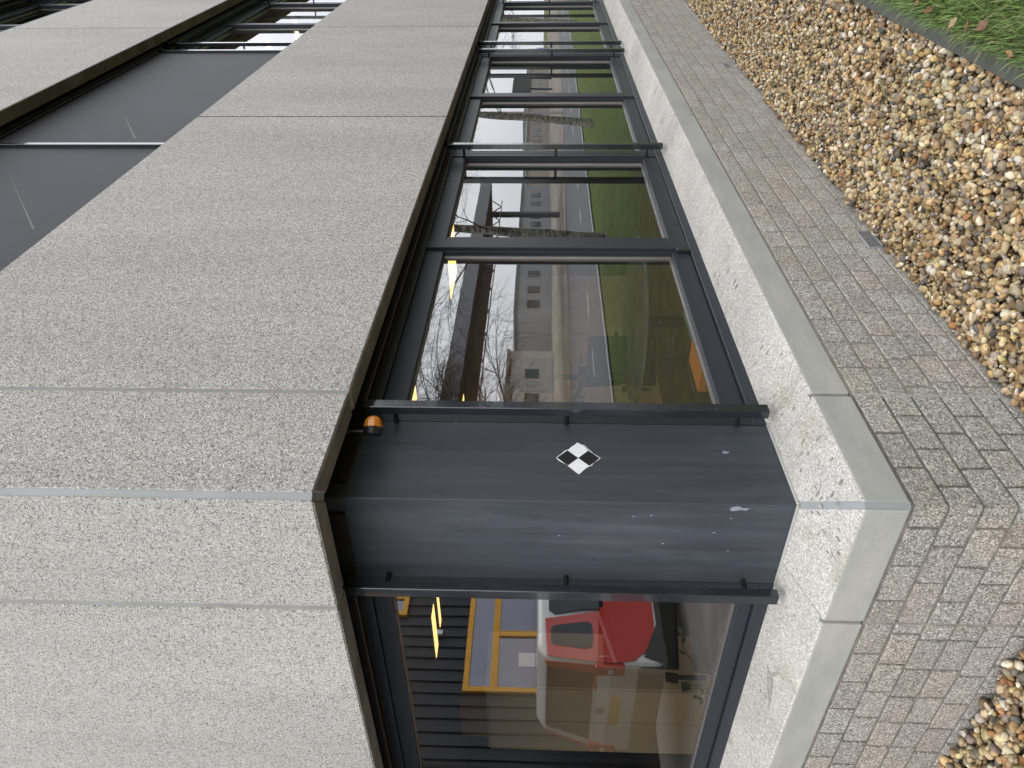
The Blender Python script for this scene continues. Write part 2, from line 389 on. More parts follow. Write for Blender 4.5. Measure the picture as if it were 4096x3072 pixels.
for (x, y, z, r) in pebs:
    near = (x-(-1.585))**2+(y+1.564)**2 < 20
    bv, bf = I2 if near and r > .0135 else I1
    s = r*np.array([1, rs.uniform(.62, .95), rs.uniform(.42, .78)])
    p = bv*(1+.16*np.sin(bv@rs.normal(size=3)*2.2+rs.uniform(0, 6))[:, None]+.07*np.sin(bv@rs.normal(size=3)*5+rs.uniform(0, 6))[:, None])*s
    q = rs.normal(size=4)*np.array([.55, .55, 1, 1]); q /= np.linalg.norm(q); a, b, c, d = q[3], q[0], q[1], q[2]
    Rm = np.array([[1-2*(c*c+d*d), 2*(b*c-a*d), 2*(b*d+a*c)], [2*(b*c+a*d), 1-2*(b*b+d*d), 2*(c*d-a*b)], [2*(b*d-a*c), 2*(c*d+a*b), 1-2*(b*b+c*c)]])
    V.append(p@Rm.T+np.array([x, y, z])); F.append(bf+off); off += len(bv)
    col = pal[rs.choice(len(pal), p=pw)]*.76*rs.uniform(.6, 1.2)*np.array([1.05, rs.uniform(.95, 1.03), rs.uniform(.75, 1.0)])
    C.append(np.repeat(np.append(np.clip(col, 0, .85), 1)[None], len(bv), 0))
def np_mesh(name, V, F, C, mat, smooth=True):
    V = np.concatenate(V).astype(np.float32); F = np.concatenate(F).astype(np.int32); C = np.concatenate(C).astype(np.float32)
    me = bpy.data.meshes.new(name); me.vertices.add(len(V)); me.vertices.foreach_set("co", V.ravel())
    k = F.shape[1]; me.loops.add(F.size); me.loops.foreach_set("vertex_index", F.ravel())
    me.polygons.add(len(F)); me.polygons.foreach_set("loop_start", np.arange(0, F.size, k, dtype=np.int32)); me.polygons.foreach_set("loop_total", np.full(len(F), k, dtype=np.int32))
    me.polygons.foreach_set("use_smooth", np.full(len(F), bool(smooth)))
    me.update(calc_edges=True)
    a = me.color_attributes.new("Col", 'FLOAT_COLOR', 'POINT'); a.data.foreach_set("color", C.ravel())
    me.materials.append(mat); o = bpy.data.objects.new(name, me); sc.collection.objects.link(o); return o
tag(np_mesh('gravel', V, F, C, M['pebble']), 'mixed cream, tan, brown and grey river pebbles along the foot of the wall', 'gravel', kind='stuff')
print('pebbles', len(pebs))

# ------------------------------------------------------------------ grass blades
V, F, C = [], [], []; off = 0
def blades(x0, x1, y0, y1, dens, h0, h1, wd):
    global off
    n = int((x1-x0)*(y1-y0)*dens)
    for _ in range(n):
        x, y = rs.uniform(x0, x1), rs.uniform(y0, y1)
        h = rs.uniform(h0, h1); a = rs.uniform(0, 6.28); lean = rs.uniform(.15, 1.0)*h; w_ = wd*rs.uniform(.6, 1.3)
        if y > -1.0: a = rs.uniform(0, 3.14); h *= .9
        cx_, cy_ = math.cos(a), math.sin(a); sx, sy = -cy_*w_, cx_*w_; z = gz(x)+.01
        pts = []
        for t, ww in ((0, 1), (.45, .85), (.8, .55), (1, .1)):
            d = lean*t*t; zz = z+h*(t-.35*t*t*min(1, lean/h))
            pts += [(x+cx_*d-sx*ww, y+cy_*d-sy*ww, zz), (x+cx_*d+sx*ww, y+cy_*d+sy*ww, zz)]
        V.append(np.array(pts)); F.append(np.array([(0, 1, 3, 2), (2, 3, 5, 4), (4, 5, 7, 6)])+off); off += 8
        u = rs.uniform()
        c = np.array((.11, .20, .035)) if u < .55 else np.array((.21, .28, .07)) if u < .85 else np.array((.05, .10, .02)) if u < .95 else np.array((.30, .24, .11))
        C.append(np.repeat(np.append(c*rs.uniform(.5, 1.15), 1)[None], 8, 0))
blades(.55, 4.0, -1.5, -.95, 15000, .03, .095, .0016)
blades(4.0, 9, -1.6, -.955, 4500, .035, .08, .0022)
blades(-1.0, .55, -1.5, -.955, 6000, .03, .06, .002)
for (gx, gy) in ((1.62, -.80), (1.52, -.76), (1.75, -.72), (2.1, -.6), (1.35, -.70)):
    for _ in range(22):
        x, y = gx+rs.normal()*.05, gy+rs.normal()*.05; a = rs.uniform(0, 6.28); l = rs.uniform(.03, .09); z = gz(x)+.035+rs.uniform(0, .02)
        p0 = np.array((x, y, z)); p1 = p0+np.array((math.cos(a)*l, math.sin(a)*l, rs.uniform(-.01, .02))); n_ = np.array((-math.sin(a), math.cos(a), 0))*.0011
        mid_ = (p0+p1)/2+np.array((0, 0, .01))
        V.append(np.array([p0-n_, p0+n_, mid_-n_, mid_+n_, p1-n_*.3, p1+n_*.3, p1, p1])); F.append(np.array([(0, 1, 3, 2), (2, 3, 5, 4)])+off); off += 8
        C.append(np.repeat(np.array((.16, .15, .06, 1))[None]*rs.uniform(.6, 1.4), 8, 0))
tag(np_mesh('grass', V, F, C, M['blade'], False), 'bright green grass growing over the dark edging', 'grass', kind='stuff')

# ------------------------------------------------------------------ fallen leaves
def leaf(x, y, z, s, rot, tilt, col, label):
    v = []; n = 9
    for i in range(n):
        t = i/(n-1); wdt = math.sin(math.pi*t**.7  )**1.3*.21*(1+.22*math.sin(i*5.1)); curl = .22*(t-.5)**2
        wdt *= 1.25; v += [(t-.5, -wdt, curl+.25*wdt+.05*math.sin(i*2.3)), (t-.5, 0, curl-.03), (t-.5, wdt, curl+.20*wdt-.04*math.sin(i*1.7))]
    f = []
    for i in range(n-1):
        b = i*3; f += [(b, b+1, b+4, b+3), (b+1, b+2, b+5, b+4)]
    b = MB(); b.add(v, f); b.tube((.5, 0, .03), (.72, .04, .05), .012, .008, 5)
    o = b.build('fallen_leaf', M['leaf'], recalc=False, smooth=True)
    a = o.data.color_attributes.new("Col", 'FLOAT_COLOR', 'POINT'); a.data.foreach_set("color", [col[0]*.62, col[1]*.64, col[2]*.6, 1]*len(o.data.vertices))
    o.scale = (s*.8, s*.8, s*.8); o.rotation_euler = (tilt[0], tilt[1], rot); o.location = (x, y, z)
    md = o.modifiers.new('thick', 'SOLIDIFY'); md.thickness = .012
    tag(o, label, 'leaf', 'fallen leaves on the grass and pebbles')
for a in [(1.47, -1.005, gz(1.5)+.075, .085, 2.6, (.15, -.35), (.36, .19, .12), 'large pinkish brown fallen leaf on the grass with a dark hole'),
          (1.35, -1.03, gz(1.35)+.085, .075, .9, (-.4, -.3), (.30, .17, .12), 'curled brown fallen leaf standing in the deeper grass'),
          (1.60, -.995, gz(1.6)+.07, .065, 1.2, (-.2, -.3), (.50, .36, .22), 'small tan fallen leaf on the grass beside the pinkish one'),
          (1.13, -.985, gz(1.1)+.075, .055, 2.9, (.25, .3), (.48, .29, .17), 'small orange brown fallen leaf on grass close to the edging'),
          (1.84, -1.0, gz(1.8)+.07, .065, .3, (.3, -.5), (.22, .13, .08), 'dark brown fallen leaf half hidden in the grass by the edging'),
          (1.96, -1.01, gz(1.9)+.07, .06, 1.9, (-.1, -.4), (.34, .20, .11), 'dull tan fallen leaf among the taller grass blades'),
          (1.96, -.83, gz(1.9)+.06, .05, 2.0, (.2, .3), (.32, .16, .09), 'reddish brown fallen leaf on the pebbles near the edging'),
          (1.42, -.62, gz(1.4)+.065, .045, 1.0, (.5, .5), (.42, .14, .05), 'narrow rusty orange leaf standing between pebbles'),
          (2.2, -.73, gz(2.2)+.06, .06, 2.4, (.2, .2), (.36, .16, .09), 'crumpled reddish leaf lying in the middle of the pebbles'),
          (3.3, -.75, gz(3.3)+.06, .07, .5, (.1, .2), (.30, .17, .09), 'crumpled brown leaf on the pebbles farther along the bed')]:
    leaf(*a)

# ------------------------------------------------------------------ the office building
B = empty('office_building', (0, 0, GZ))
tag(B, 'long office building with washed concrete bands, dark window strips and split brick base', 'building')
JX = [0.0, .545, 3.90, 7.22, 10.6, 14.0, 17.4]
def miter_prism(b, prof, x1, gap, end_mitre_only=True, m=0):
    """profile in (depth, z) swept along x; near end cut on the diagonal x = depth"""
    a = [(d+gap, d, z) for d, z in prof]; c = [(x1, d, z) for d, z in prof]; b.prism(a, c, m)
def sweep(b, prof, x0, x1, m=0): b.prism([(x0, d, z) for d, z in prof], [(x1, d, z) for d, z in prof], m)
sillp = [(0, .001), (0, .133), (.006, .139), (.30, .139+.29*.30), (.30, .001)]
for sw in (False, True):
    nj = 6 if not sw else 3
    # sill blocks
    for i in range(nj):
        b = MB(); x0, x1 = JX[i], JX[i+1]-.009
        if i == 0: miter_prism(b, sillp, x1, .015)
        else: sweep(b, sillp, x0+.009, x1)
        # front face and underside smooth cast, sloping top washed
        o = b.build('sill_block', [M['cast'], M['sill_top']], B, sw, bevel=.006, seg=2)
        for p in o.data.polygons:
            if p.normal.z > .5: p.material_index = 1
    for i in range(1, nj+1):
        jb = MB(); e_ = .001 if i == 1 else -.001; k_ = .019 if i == 1 else .010; sweep(jb, [(.012, .004), (.012, .139+.29*.012+e_), (.30, .139+.29*.30+e_), (.30, .004)], JX[i]-k_, JX[i]+k_)
        o = jb.build('sill_joint', [M['joint'], M['sill_top']], B, sw)
        for p in o.data.polygons:
            if p.normal.z > .5: p.material_index = 1
    # concrete bands
    for (z0, z1) in ((1.766, 3.597), (5.165, 6.945), (8.56, 10.4)):
        for i in range(nj):
            x0, x1 = JX[i], JX[i+1]-.0105; b = MB(); prof = [(.012, z0), (.012, z1), (.112, z1), (.112, z0)]
            if i == 0: miter_prism(b, prof, x1, .017)
            else: sweep(b, prof, x0+.0105, x1)
            o = b.build('concrete_panel', [M['panel'], M['soffit']], B, sw, bevel=.006, seg=1)
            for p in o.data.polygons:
                if p.normal.z < -.5: p.material_index = 1  # undersides get a darker, mottled colour than the fronts
        for i in range(1, nj+1):
            jb = MB(); jb.box(JX[i]-.0105, JX[i]+.0105, (.0165 if i == 1 else .0145), .10, z0+.004, z1-.004)
            jb.build('panel_joint', M['joint'] if i == 1 else M['dark_joint'], B, sw)
        # recess behind the band and the floor slab, coloured black for its deep shade
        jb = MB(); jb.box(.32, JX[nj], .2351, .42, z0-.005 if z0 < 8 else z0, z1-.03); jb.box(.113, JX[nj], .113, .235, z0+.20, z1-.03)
        jb.build('band_backing', M['shade_black'], B, sw)
        jb = MB(); prf = [(.1125, z0+.085), (.1125, z0+.10), (.2349, z0+.10), (.2349, z0+.085)]; miter_prism(jb, prf, JX[nj], .0); jb.build('recess_shade_lid', M['shade_black'], B, sw)  # black lid added to darken the top of the recess
# corner seal strips (diagonal)
def diag(b, s0, s1, z0a, z0b, z1a, z1b, wd=.0125):
    q = math.sqrt(.5); pr = [(s0, z0a), (s1, z0b), (s1, z1b), (s0, z1a)]
    A = [(s*q-wd*q, s*q+wd*q, z) for s, z in pr]; C_ = [(s*q+wd*q, s*q-wd*q, z) for s, z in pr]; b.prism(A, C_)
b = MB(); r2 = math.sqrt(2)
diag(b, .016, .30*r2, 0, 0, .133, .139+.29*.30-.004)
b.build('corner_seal', M['seal'], B)
for (z0, z1) in ((1.772, 3.597), (5.17, 6.945), (8.56, 10.4)):
    b = MB(); diag(b, .037, .12*r2, z0, z0, z1, z1, .0165); b.build('corner_seal', M['seal'], B)

# ---- brick base
def brick_wall(sw, xmax, name, tint):
    V, F, C = [], [], []; off = 0; r_ = random.Random(11+sw)
    h, jt, ln = .0995, .012, .170
    for c in range(8):
        zt = -.012-c*h; zb = zt-h+jt
        x = .0 + (0 if (c+sw) % 2 == 0 else .085)
        first = True
        xs_ = []
        cur = .0 if (c+sw) % 2 else .0
        ln0 = .17 if (c+int(sw)) % 2 == 0 else .09
        while cur < xmax:
            L_ = ln0 if first else ln
            nxt = cur+L_
            for j in (JX[1], JX[2], JX[3], JX[4]):
                if abs(cur-j) < 1e-6: nxt = j+r_.choice((.055, .085, .12, .17))
                if cur < j-.02 and nxt > j-.045: nxt = j; break
            xs_.append((cur, nxt)); cur = nxt; first = False
        for (a, e) in xs_:
            x0, x1 = a+(jt/2 if a > 0 else 0), e-jt/2
            o = r_.uniform(-.0015, .0015); y0 = .001+o
            v = []
            k = .0018
            yb = .06
            dk = .003
            f0 = [(x0+k*(a > 0), zb+k), (x1-k, zb+k), (x1-k, zt-k), (x0+k*(a > 0), zt-k)]; f1 = [(x0, zb), (x1, zb), (x1, zt), (x0, zt)]
            jit = lambda: r_.uniform(-.0015, .0015)
            v = [(p, y0, q) for p, q in f0]+[(p+jit(), y0+dk, q+jit()) for p, q in f1]+[(p, yb, q) for p, q in f1]
            f = [(0, 1, 2, 3)]+[(i, (i+1) % 4, 4+(i+1) % 4, 4+i) for i in range(4)]+[(4+i, 4+(i+1) % 4, 8+(i+1) % 4, 8+i) for i in range(4)]
            if a == 0:
                v = [(max(p, 0.001), q, s) for p, q, s in v]
            if sw: v = [(q, p, s) for p, q, s in v]; f = [tuple(reversed(t)) for t in f]
            V.append(np.array(v)); F.append(np.array([t for t in f])+off); off += len(v)
            g = r_.uniform(.90, 1.09); wm = r_.uniform(0, 1) if not sw else r_.uniform(.3, 1)
            base = np.array((.335, .328, .302))*(1-wm)+np.array((.35, .32, .285))*wm
            if not sw and a < .6: base = base*np.array((.97, 1, 1))
            C.append(np.repeat(np.append(base*g*tint, 1)[None], len(v), 0))
    o = np_mesh(name, V, F, C, M['brick'], False)
    bm = bmesh.new(); bm.from_mesh(o.data); bmesh.ops.recalc_face_normals(bm, faces=bm.faces)
    bm.to_mesh(o.data); bm.free()
    o.parent = B; o.matrix_parent_inverse = Matrix.Translation(-world_loc(B)); return o
brick_wall(False, 15, 'brick_wall', 1.0); brick_wall(True, 9, 'brick_wall', 1.0)
b = MB(); b.box(.0095, JX[1], .0095, .07, -.85, 0.0); b.build('mortar', simple('grey corner mortar', (.155, .15, .135), .95, var=.3, vscale=14, bmp=.5, bscale=160), B)
b = MB(); b.box(JX[1]+.0001, 15, .0062, .07, -.85, 0.0); b.build('mortar', M['mortar'], B)
b = MB(); b.box(.0085, .0701, .0702, 9, -.85, -.001); b.build('mortar', simple('brown grey mortar', (.21, .19, .165), .95, var=.3, vscale=14, bmp=.5, bscale=160), B)
# control joints in the brick wall, smeared with lighter mortar
cjm = simple('control joint mortar', (.33, .32, .30), .9, var=.3, vscale=20)
for j in JX[1:5]:
    b = MB(); b.box(j-.006, j+.006, .0025, .012, -.8, -.012); b.build('wall_control_joint', cjm, B)
b = MB(); b.box(.0035, .012, .538, .552, -.8, -.012); b.build('wall_control_joint', M['mortar'], B)
# ventilation grilles
def grille(x0, x1, z0, z1, n):
    b = MB(); t = .008
    b.box(x0, x1, -.006, .02, z0, z0+t); b.box(x0, x1, -.006, .02, z1-t, z1); b.box(x0, x0+t, -.006, .02, z0+t, z1-t); b.box(x1-t, x1, -.006, .02, z0+t, z1-t)
    g = b.build('vent_grille', simple('grey vent plastic', (.24, .245, .25), .5), B, bevel=.0015)
    b = MB(); b.box(x0+t, x1-t, .010, .02, z0+t, z1-t, 0); b.build('vent_opening', M['shade_black'], g)  # black plate painted as the shade inside the vent
    b = MB(); st = (x1-x0-2*t)/n
    for i in range(n): b.box(x0+t+st*(i+.3), x0+t+st*(i+.62), -.003, .001, z0+t, z1-t)
    b.build('vent_slats', simple('grey vent slat', (.19, .19, .195), .5), g)
grille(1.715, 1.905, -.545, -.470, 14)
grille(5.25, 5.40, -.548, -.485, 12)

# ---- corner pillar cladding
P1, P2 = .675, .655
b = MB()
zb, zt = .20, 1.96
prof = [(.25, .25), (P1, .25), (P1, .30), (.30, .30), (.30, P2), (.25, P2)]
b.prism([(x, y, zb) for x, y in prof], [(x, y, zt) for x, y in prof])
b.build('corner_pillar', M['pillar'], B, bevel=.004, seg=2)
b = MB()   # mortar bead at the foot of the pillar
b.box(.246, P1, .238, .2495, .205, .2165); b.box(.238, .2495, .246, P2, .205, .2165); b.build('pillar_bead', M['cast'], B, bevel=.003)
# paint flakes on the pillar (bare patches)
def flake(cx_, cz, w_, h_, face, seed):
    r_ = random.Random(seed); n = 14; pts = []
    for i in range(n):
        a = 2*math.pi*i/n; k = r_.uniform(.45, 1.1); pts.append((cx_+math.cos(a)*w_*k, cz+math.sin(a)*h_*k))
    b = MB()
    if face == 'R': b.prism([(p, .2493, q) for p, q in pts], [(p, .2502, q) for p, q in pts])
    else: b.prism([(.2493, p, q) for p, q in pts], [(.2502, p, q) for p, q in pts])
    b.build('paint_flake', M['flake'], B)
M['flake'] = simple('pale primer', (.22, .25, .28), .6, var=.2, vscale=30)
flake(.272, .405, .013, .040, 'L', 1); flake(.515, .402, .008, .016, 'R', 6)
for k in range(7): flake(.30+rnd.random()*.28, .35+rnd.random()*.8, .003, .006, 'L', 20+k)

# ---- windows
def rect_ring(b, x0, x1, z0, z1, y0, y1, wl, wr, wb, wt, m=0):
    b.box(x0, x1, y0, y1, z0, z0+wb, m); b.box(x0, x1, y0, y1, z1-wt, z1, m)
    b.box(x0, x0+wl, y0+.0005, y1, z0+wb, z1-wt, m); b.box(x1-wr, x1, y0+.0005, y1, z0+wb, z1-wt, m)
def window(x0, xm0, xm1, x1, zo, sw, lab=None):
    """one window unit: jambs x0/x1 are the outer frame edges, mullion xm0..xm1"""
    W = empty('window', (0, 0, 0), B); W.location = (0, 0, -GZ)
    b = MB(); rect_ring(b, x0, x1, .185+zo, 1.80+zo, .25, .33, .06, .06, .075, .075); b.box(xm0, xm1, .2515, .33, .26+zo, 1.725+zo)
    b.build('frame', M['frame'], W, sw, bevel=.003)
    for k, (a, e, front) in enumerate(((x0+.06, xm0, .268), (xm1, x1-.06, .258))):
        b = MB(); wb, wt = (.098, .098) if not sw else (.055, .07)
        rect_ring(b, a+.002, e-.002, .262+zo, 1.723+zo, front, .325, .055, .012, wb, wt)
        s = b.build('sash', M['frame'], W, sw, bevel=.003)
        b = MB(); rect_ring(b, a+.057, e-.014, .262+zo+wb, 1.723+zo-wt, .296, .324, .004, .010, .008, .004)
        b.build('glazing_bead', M['spacer'], s, sw)
        b = MB(); b.box(a+.058, e-.015, .304, .310, .262+wb+.001+zo, 1.723-wt-.001+zo)
        b.build('pane', M['glass'], s, sw)
    # screen cassette above the window, black to deepen the shade of the recess
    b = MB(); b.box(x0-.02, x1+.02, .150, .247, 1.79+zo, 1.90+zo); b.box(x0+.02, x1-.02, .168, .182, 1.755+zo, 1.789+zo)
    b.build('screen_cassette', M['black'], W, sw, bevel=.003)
    return W
def rail(xc, zo, sw, parts=True):
    h = .0225; zb, zt = .222+zo, 1.788+zo
    b = MB(); b.box(xc-h, xc+h, .16, .196, zb, zt)
    g = b.build('guide_rail', M['rail'], B, sw, bevel=.0025)
    for z in (.33, .98, 1.64):
        b = MB(); b.tube((xc, .1965, z+zo), (xc, .2505, z+zo), .010, n=10); b.build('rail_spacer', M['black'], g, sw)
units = [(.68, 2.235, 2.33, 3.80), (3.80, 5.33, 5.42, 6.95), (7.15, 8.72, 8.81, 10.33), (10.33, 11.85, 11.94, 13.45)]
rails = [.671, 3.745, 6.82, 7.19, 10.27, 13.38]
for zo in (0, 3.40, 6.80):
    for u in units: window(*u, zo, False)
    for r_ in rails: rail(r_, zo, False)
    window(.655, 2.235, 2.33, 3.80, zo, True); window(3.80, 5.33, 5.42, 6.95, zo, True)
    for r_ in (.640, 3.74): rail(r_, zo, True)
    b = MB(); b.box(6.951, 7.149, .245, .33, .19+zo, 1.80+zo); b.build('column_cladding', M['pillar'], B, bevel=.003)
    if zo:
        b = MB(); prof = [(.25, .25), (P1, .25), (P1, .30), (.30, .30), (.30, P2), (.25, P2)]
        b.prism([(x, y, .2+zo) for x, y in prof], [(x, y, 1.76+zo) for x, y in prof]); b.build('corner_pillar', M['pillar'], B, bevel=.004)
        b = MB(); b.box(.02, 15, .02, .42, .14+zo, .20+zo); b.box(.02, .42, .4201, 9, .14+zo, .1999+zo); b.build('upper_sill', M['frame'], B)
# screens lowered on the first floor
for (a, e) in ((.70, 3.72), (3.772, 6.795)):
    b = MB(); b.box(a, e, .186, .1875, 3.62, 5.19); b.build('sun_screen', M['screen'], B)
    b = MB(); b.box(a, e, .178, .194, 3.60, 3.625); b.build('screen_bottom_bar', M['rail'], B)
for pts in ([(2.30, 3.99), (2.312, 3.985), (3.30, 4.74)], [(3.935, 4.14), (3.95, 4.13), (4.60, 4.53)]):  # pale strips painted as faint diagonal reflections on the screens
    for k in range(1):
        b = MB(); b.prism([(p, .1850, q) for p, q in pts], [(p, .1856, q) for p, q in pts]); b.build('reflection_streak', simple('painted reflection streak', (.11, .105, .10), .6), B)
# black drain block at the mullion foot
b = MB(); b.box(2.20, 2.236, .246, .27, .262, .335); b.build('drain_block', M['black'], B, bevel=.004)
# masonry behind: rear walls, floors, ceilings so that rooms are closed
b = MB()
b.box(14.98, 15.2, .42, 9, -.8, 10.4); b.box(.42, 15.2, 9, 9.2, -.8, 10.4)
b.build('rear_wall', simple('dim rear wall', (.10, .095, .09), .8), B)
b = MB(); b.box(3.5, 9.5, 4.2, 4.28, -.5, 2.02); b.build('meeting_room_wall', M['wall_in'], B)
b = MB(); [b.box(x, x+.04, 4.16, 4.199, -.5, 2.0) for x in (4.3, 5.4, 6.5, 7.6)]; b.build('wall_batten', simple('pale batten', (.6, .55, .45), .6), B)
b = MB(); b.box(.33, 14.98, .33, 9, -.62, -.50); b.build('floor', M['floor_in'], B)
b = MB(); b.box(.4201, 14.97, .4201, 8.99, 2.02, 3.45); b.box(.4201, 14.97, .4201, 8.99, 5.45, 6.85); b.box(.4201, 14.97, .4201, 8.99, 8.8, 10.3); b.build('ceiling', M['ceil_in'], B)
b = MB(); b.box(.3301, 14.97, .3301, .42, -.50, .17); b.box(.3301, .42, .4201, 8.99, -.50, .17); b.build('window_parapet', M['wall_in'], B)
b = MB(); b.box(.33, 14.97, .326, .62, .171, .20); b.box(.326, .62, .6201, 8.99, .171, .20); b.build('window_board', simple('pale window board', (.33, .29, .22), .5), B)
b = MB(); b.box(0, 15.2, 0, 9.2, 10.41, 10.55); b.build('roof', M['soffit'], B)
b = MB(); b.box(9.6, 9.7, .45, 9, -.5, 2.02); b.build('partition_wall', simple('dark partition', (.05, .05, .05), .7), B)
lk = 0
for (x, y, wx, wy, lab) in [(2.28, 1.65, .6, .6, 'square warm ceiling lamp nearest the pillar behind the first pane'), (5.2, 1.65, .6, .6, 'square warm ceiling lamp by the top of the second pane'),
        (5.65, 3.92, .14, .6, 'slim warm ceiling lamp in the middle of the office'),
        (6.3, 5.4, .14, .6, 'slim warm ceiling lamp deep in the office'),
        (2.52, 3.94, .14, .6, 'slim warm ceiling lamp behind the left window, the nearer of two'), (2.84, 4.02, .08, .5, 'narrow warm ceiling lamp beside the nearer one behind the left window')]:
    L_ = empty('ceiling_light', (x+wx/2, y+wy/2, 2.0)); tag(L_, lab, 'ceiling light', 'warm ceiling lamps inside the office')
    b = MB(); b.box(x-.02, x+wx+.02, y-.02, y+wy+.02, 2.004, 2.018); b.build('frame', M['white_paint'], L_)
    b = MB(); b.box(x, x+wx, y, y+wy, 1.999, 2.0035); b.build('diffuser', M['lamp'], L_)
for k, x in enumerate((7.9, 9.4, 11.0, 12.6)):
    b = MB(); b.box(x, x+.09, .9, 3.2, 5.40, 5.44); o = b.build('tube_light', M['lamp_up'])
    tag(o, ['tube lamp on the first floor ceiling closest to the lowered sun screens', 'second tube lamp on the first floor from the sun screens', 'third tube lamp on the first floor from the sun screens', 'tube lamp on the first floor farthest from the sun screens'][k], 'tube light', 'tube lamps on the first floor')

# ------------------------------------------------------------------ objects on the facade
T = empty('survey_target', (.4715, .249, .942)); tag(T, 'black and white quartered paper survey target taped on the dark pillar', 'survey target')
def paper(pts, name, mat, y):
    b = MB(); b.prism([(p, y, q) for p, q in pts], [(p, y+.0006, q) for p, q in pts]); return b.build(name, mat, T)
M['paper'] = simple('white paper', (.78, .78, .80), .6, var=.04, vscale=20); M['ink'] = simple('black ink', (.008, .008, .010), .35)
c0 = (.4715, .942); hx, hz = .0835, .0775
Tt, Bt, Rt, Lt = (c0[0], c0[1]+hz), (c0[0], c0[1]-hz), (c0[0]+hx, c0[1]), (c0[0]-hx, c0[1])
def mid(a, b_, t=.5): return (a[0]*(1-t)+b_[0]*t, a[1]*(1-t)+b_[1]*t)
def rag(pts, amp=.0022, n=5, seed=1):
    r_ = random.Random(seed); o = []
    for i in range(len(pts)):
        a, e = pts[i], pts[(i+1) % len(pts)]; o.append(a)
        for k in range(1, n): q = mid(a, e, k/n); o.append((q[0]+r_.uniform(-amp, amp), q[1]+r_.uniform(-amp, amp)))
    return o
paper(rag([(Lt[0]-.003, Lt[1]), (Bt[0], Bt[1]-.004), (Rt[0]+.004, Rt[1]), (Tt[0], Tt[1]+.003)], .0028, 7, 5), 'paper', M['paper'], .2488)
for (tip, s1, s2) in ((Tt, Lt, Rt), (Bt, Rt, Lt)):
    paper([mid(tip, s1), tip, mid(tip, s2), c0], 'black_quarter', M['ink'], .2482)
b = MB(); b.prism([(Rt[0]-.055, .248, Rt[1]-.055), (Rt[0]-.010, .2475, Rt[1]-.022), (Rt[0]-.016, .244, Rt[1]-.016), (Rt[0]-.058, .2445, Rt[1]-.048)],
               [(Rt[0]-.055, .2474, Rt[1]-.056), (Rt[0]-.010, .2469, Rt[1]-.023), (Rt[0]-.016, .2434, Rt[1]-.016), (Rt[0]-.058, .2439, Rt[1]-.048)]); b.build('peeled_edge', M['paper'], T)

BC = empty('beacon_light', (.52, .17, 1.69)); tag(BC, 'amber warning beacon with black base hanging under the concrete band', 'beacon')
b = MB(); b.lathe((.487, .168, 1.690), (.75, -.66, 0), [(0, .022), (.004, .034), (.024, .036), (.030, .035)], 28); b.build('base', M['black'], BC, smooth=False, bevel=.002)
m, N_, L_, P_ = new_mat('amber lens'); P_.inputs["Base Color"].default_value = (.72, .25, .015, 1); P_.inputs["Roughness"].default_value = .12; P_.inputs["Coat Weight"].default_value = .6
P_.inputs["Subsurface Weight"].default_value = .2; M['amber'] = m
b = MB(); b.lathe((.5095, .148, 1.690), (.75, -.66, 0), [(0, .0345), (.012, .0345), (.014, .0315), (.024, .030), (.036, .022), (.041, .012), (.042, .002)], 9); b.build('lens', M['amber'], BC, bevel=.0015, seg=2)
b = MB(); b.tube((.498, .158, 1.725), (.498, .158, 1.97), .0055, n=10); b.tube((.498, .158, 1.775), (.498, .158, 1.787), .012, n=6); b.build('mounting_rod', simple('dull steel rod', (.10, .10, .10), .4, .8), BC)

# stain and dirt on the sill slope
def sill_mark(pts, name, mat, sw, lift=.0008):
    b = MB(); z = lambda d: .139+.29*d+lift
    b.prism([(p, d, z(d)) for p, d in pts], [(p, d, z(d)+.0004) for p, d in pts]); b.build(name, mat, B, sw)
M['stain'] = simple('damp stain', (.30, .28, .245), .8, var=.25, vscale=60)
M['dirt'] = simple('dark droplet mark', (.20, .19, .17), .85, var=.3, vscale=50)
sill_mark([(1.02, .125), (1.05, .14), (1.035, .165), (1.06, .15), (1.10, .145), (1.16, .115), (1.22, .085), (1.14, .10), (1.09, .105), (1.05, .12), (.98, .095)], 'stain', M['stain'], True)
r_ = random.Random(5)
def spots(n, x0, x1, d0, d1, sw, smax=.010):
    for _ in range(n):
        cx_, cd = r_.uniform(x0, x1), r_.uniform(d0, d1); s = r_.uniform(.003, smax); e = r_.uniform(.6, 2.2); k = 8
        sill_mark([(cx_+s*.7*math.cos(6.28*i/k)*r_.uniform(.8, 1.15), cd+s*e*math.sin(6.28*i/k)*r_.uniform(.8, 1.15)) for i in range(k)], 'droplet_mark', M['dirt'] if r_.random() < .6 else M['stain'], sw)
spots(26, .05, 1.05, .03, .22, False); spots(10, 1.4, 2.2, .10, .22, False); spots(14, .06, .28, .03, .22, True, .008); spots(7, .8, 2.2, .03, .2, True, .006)

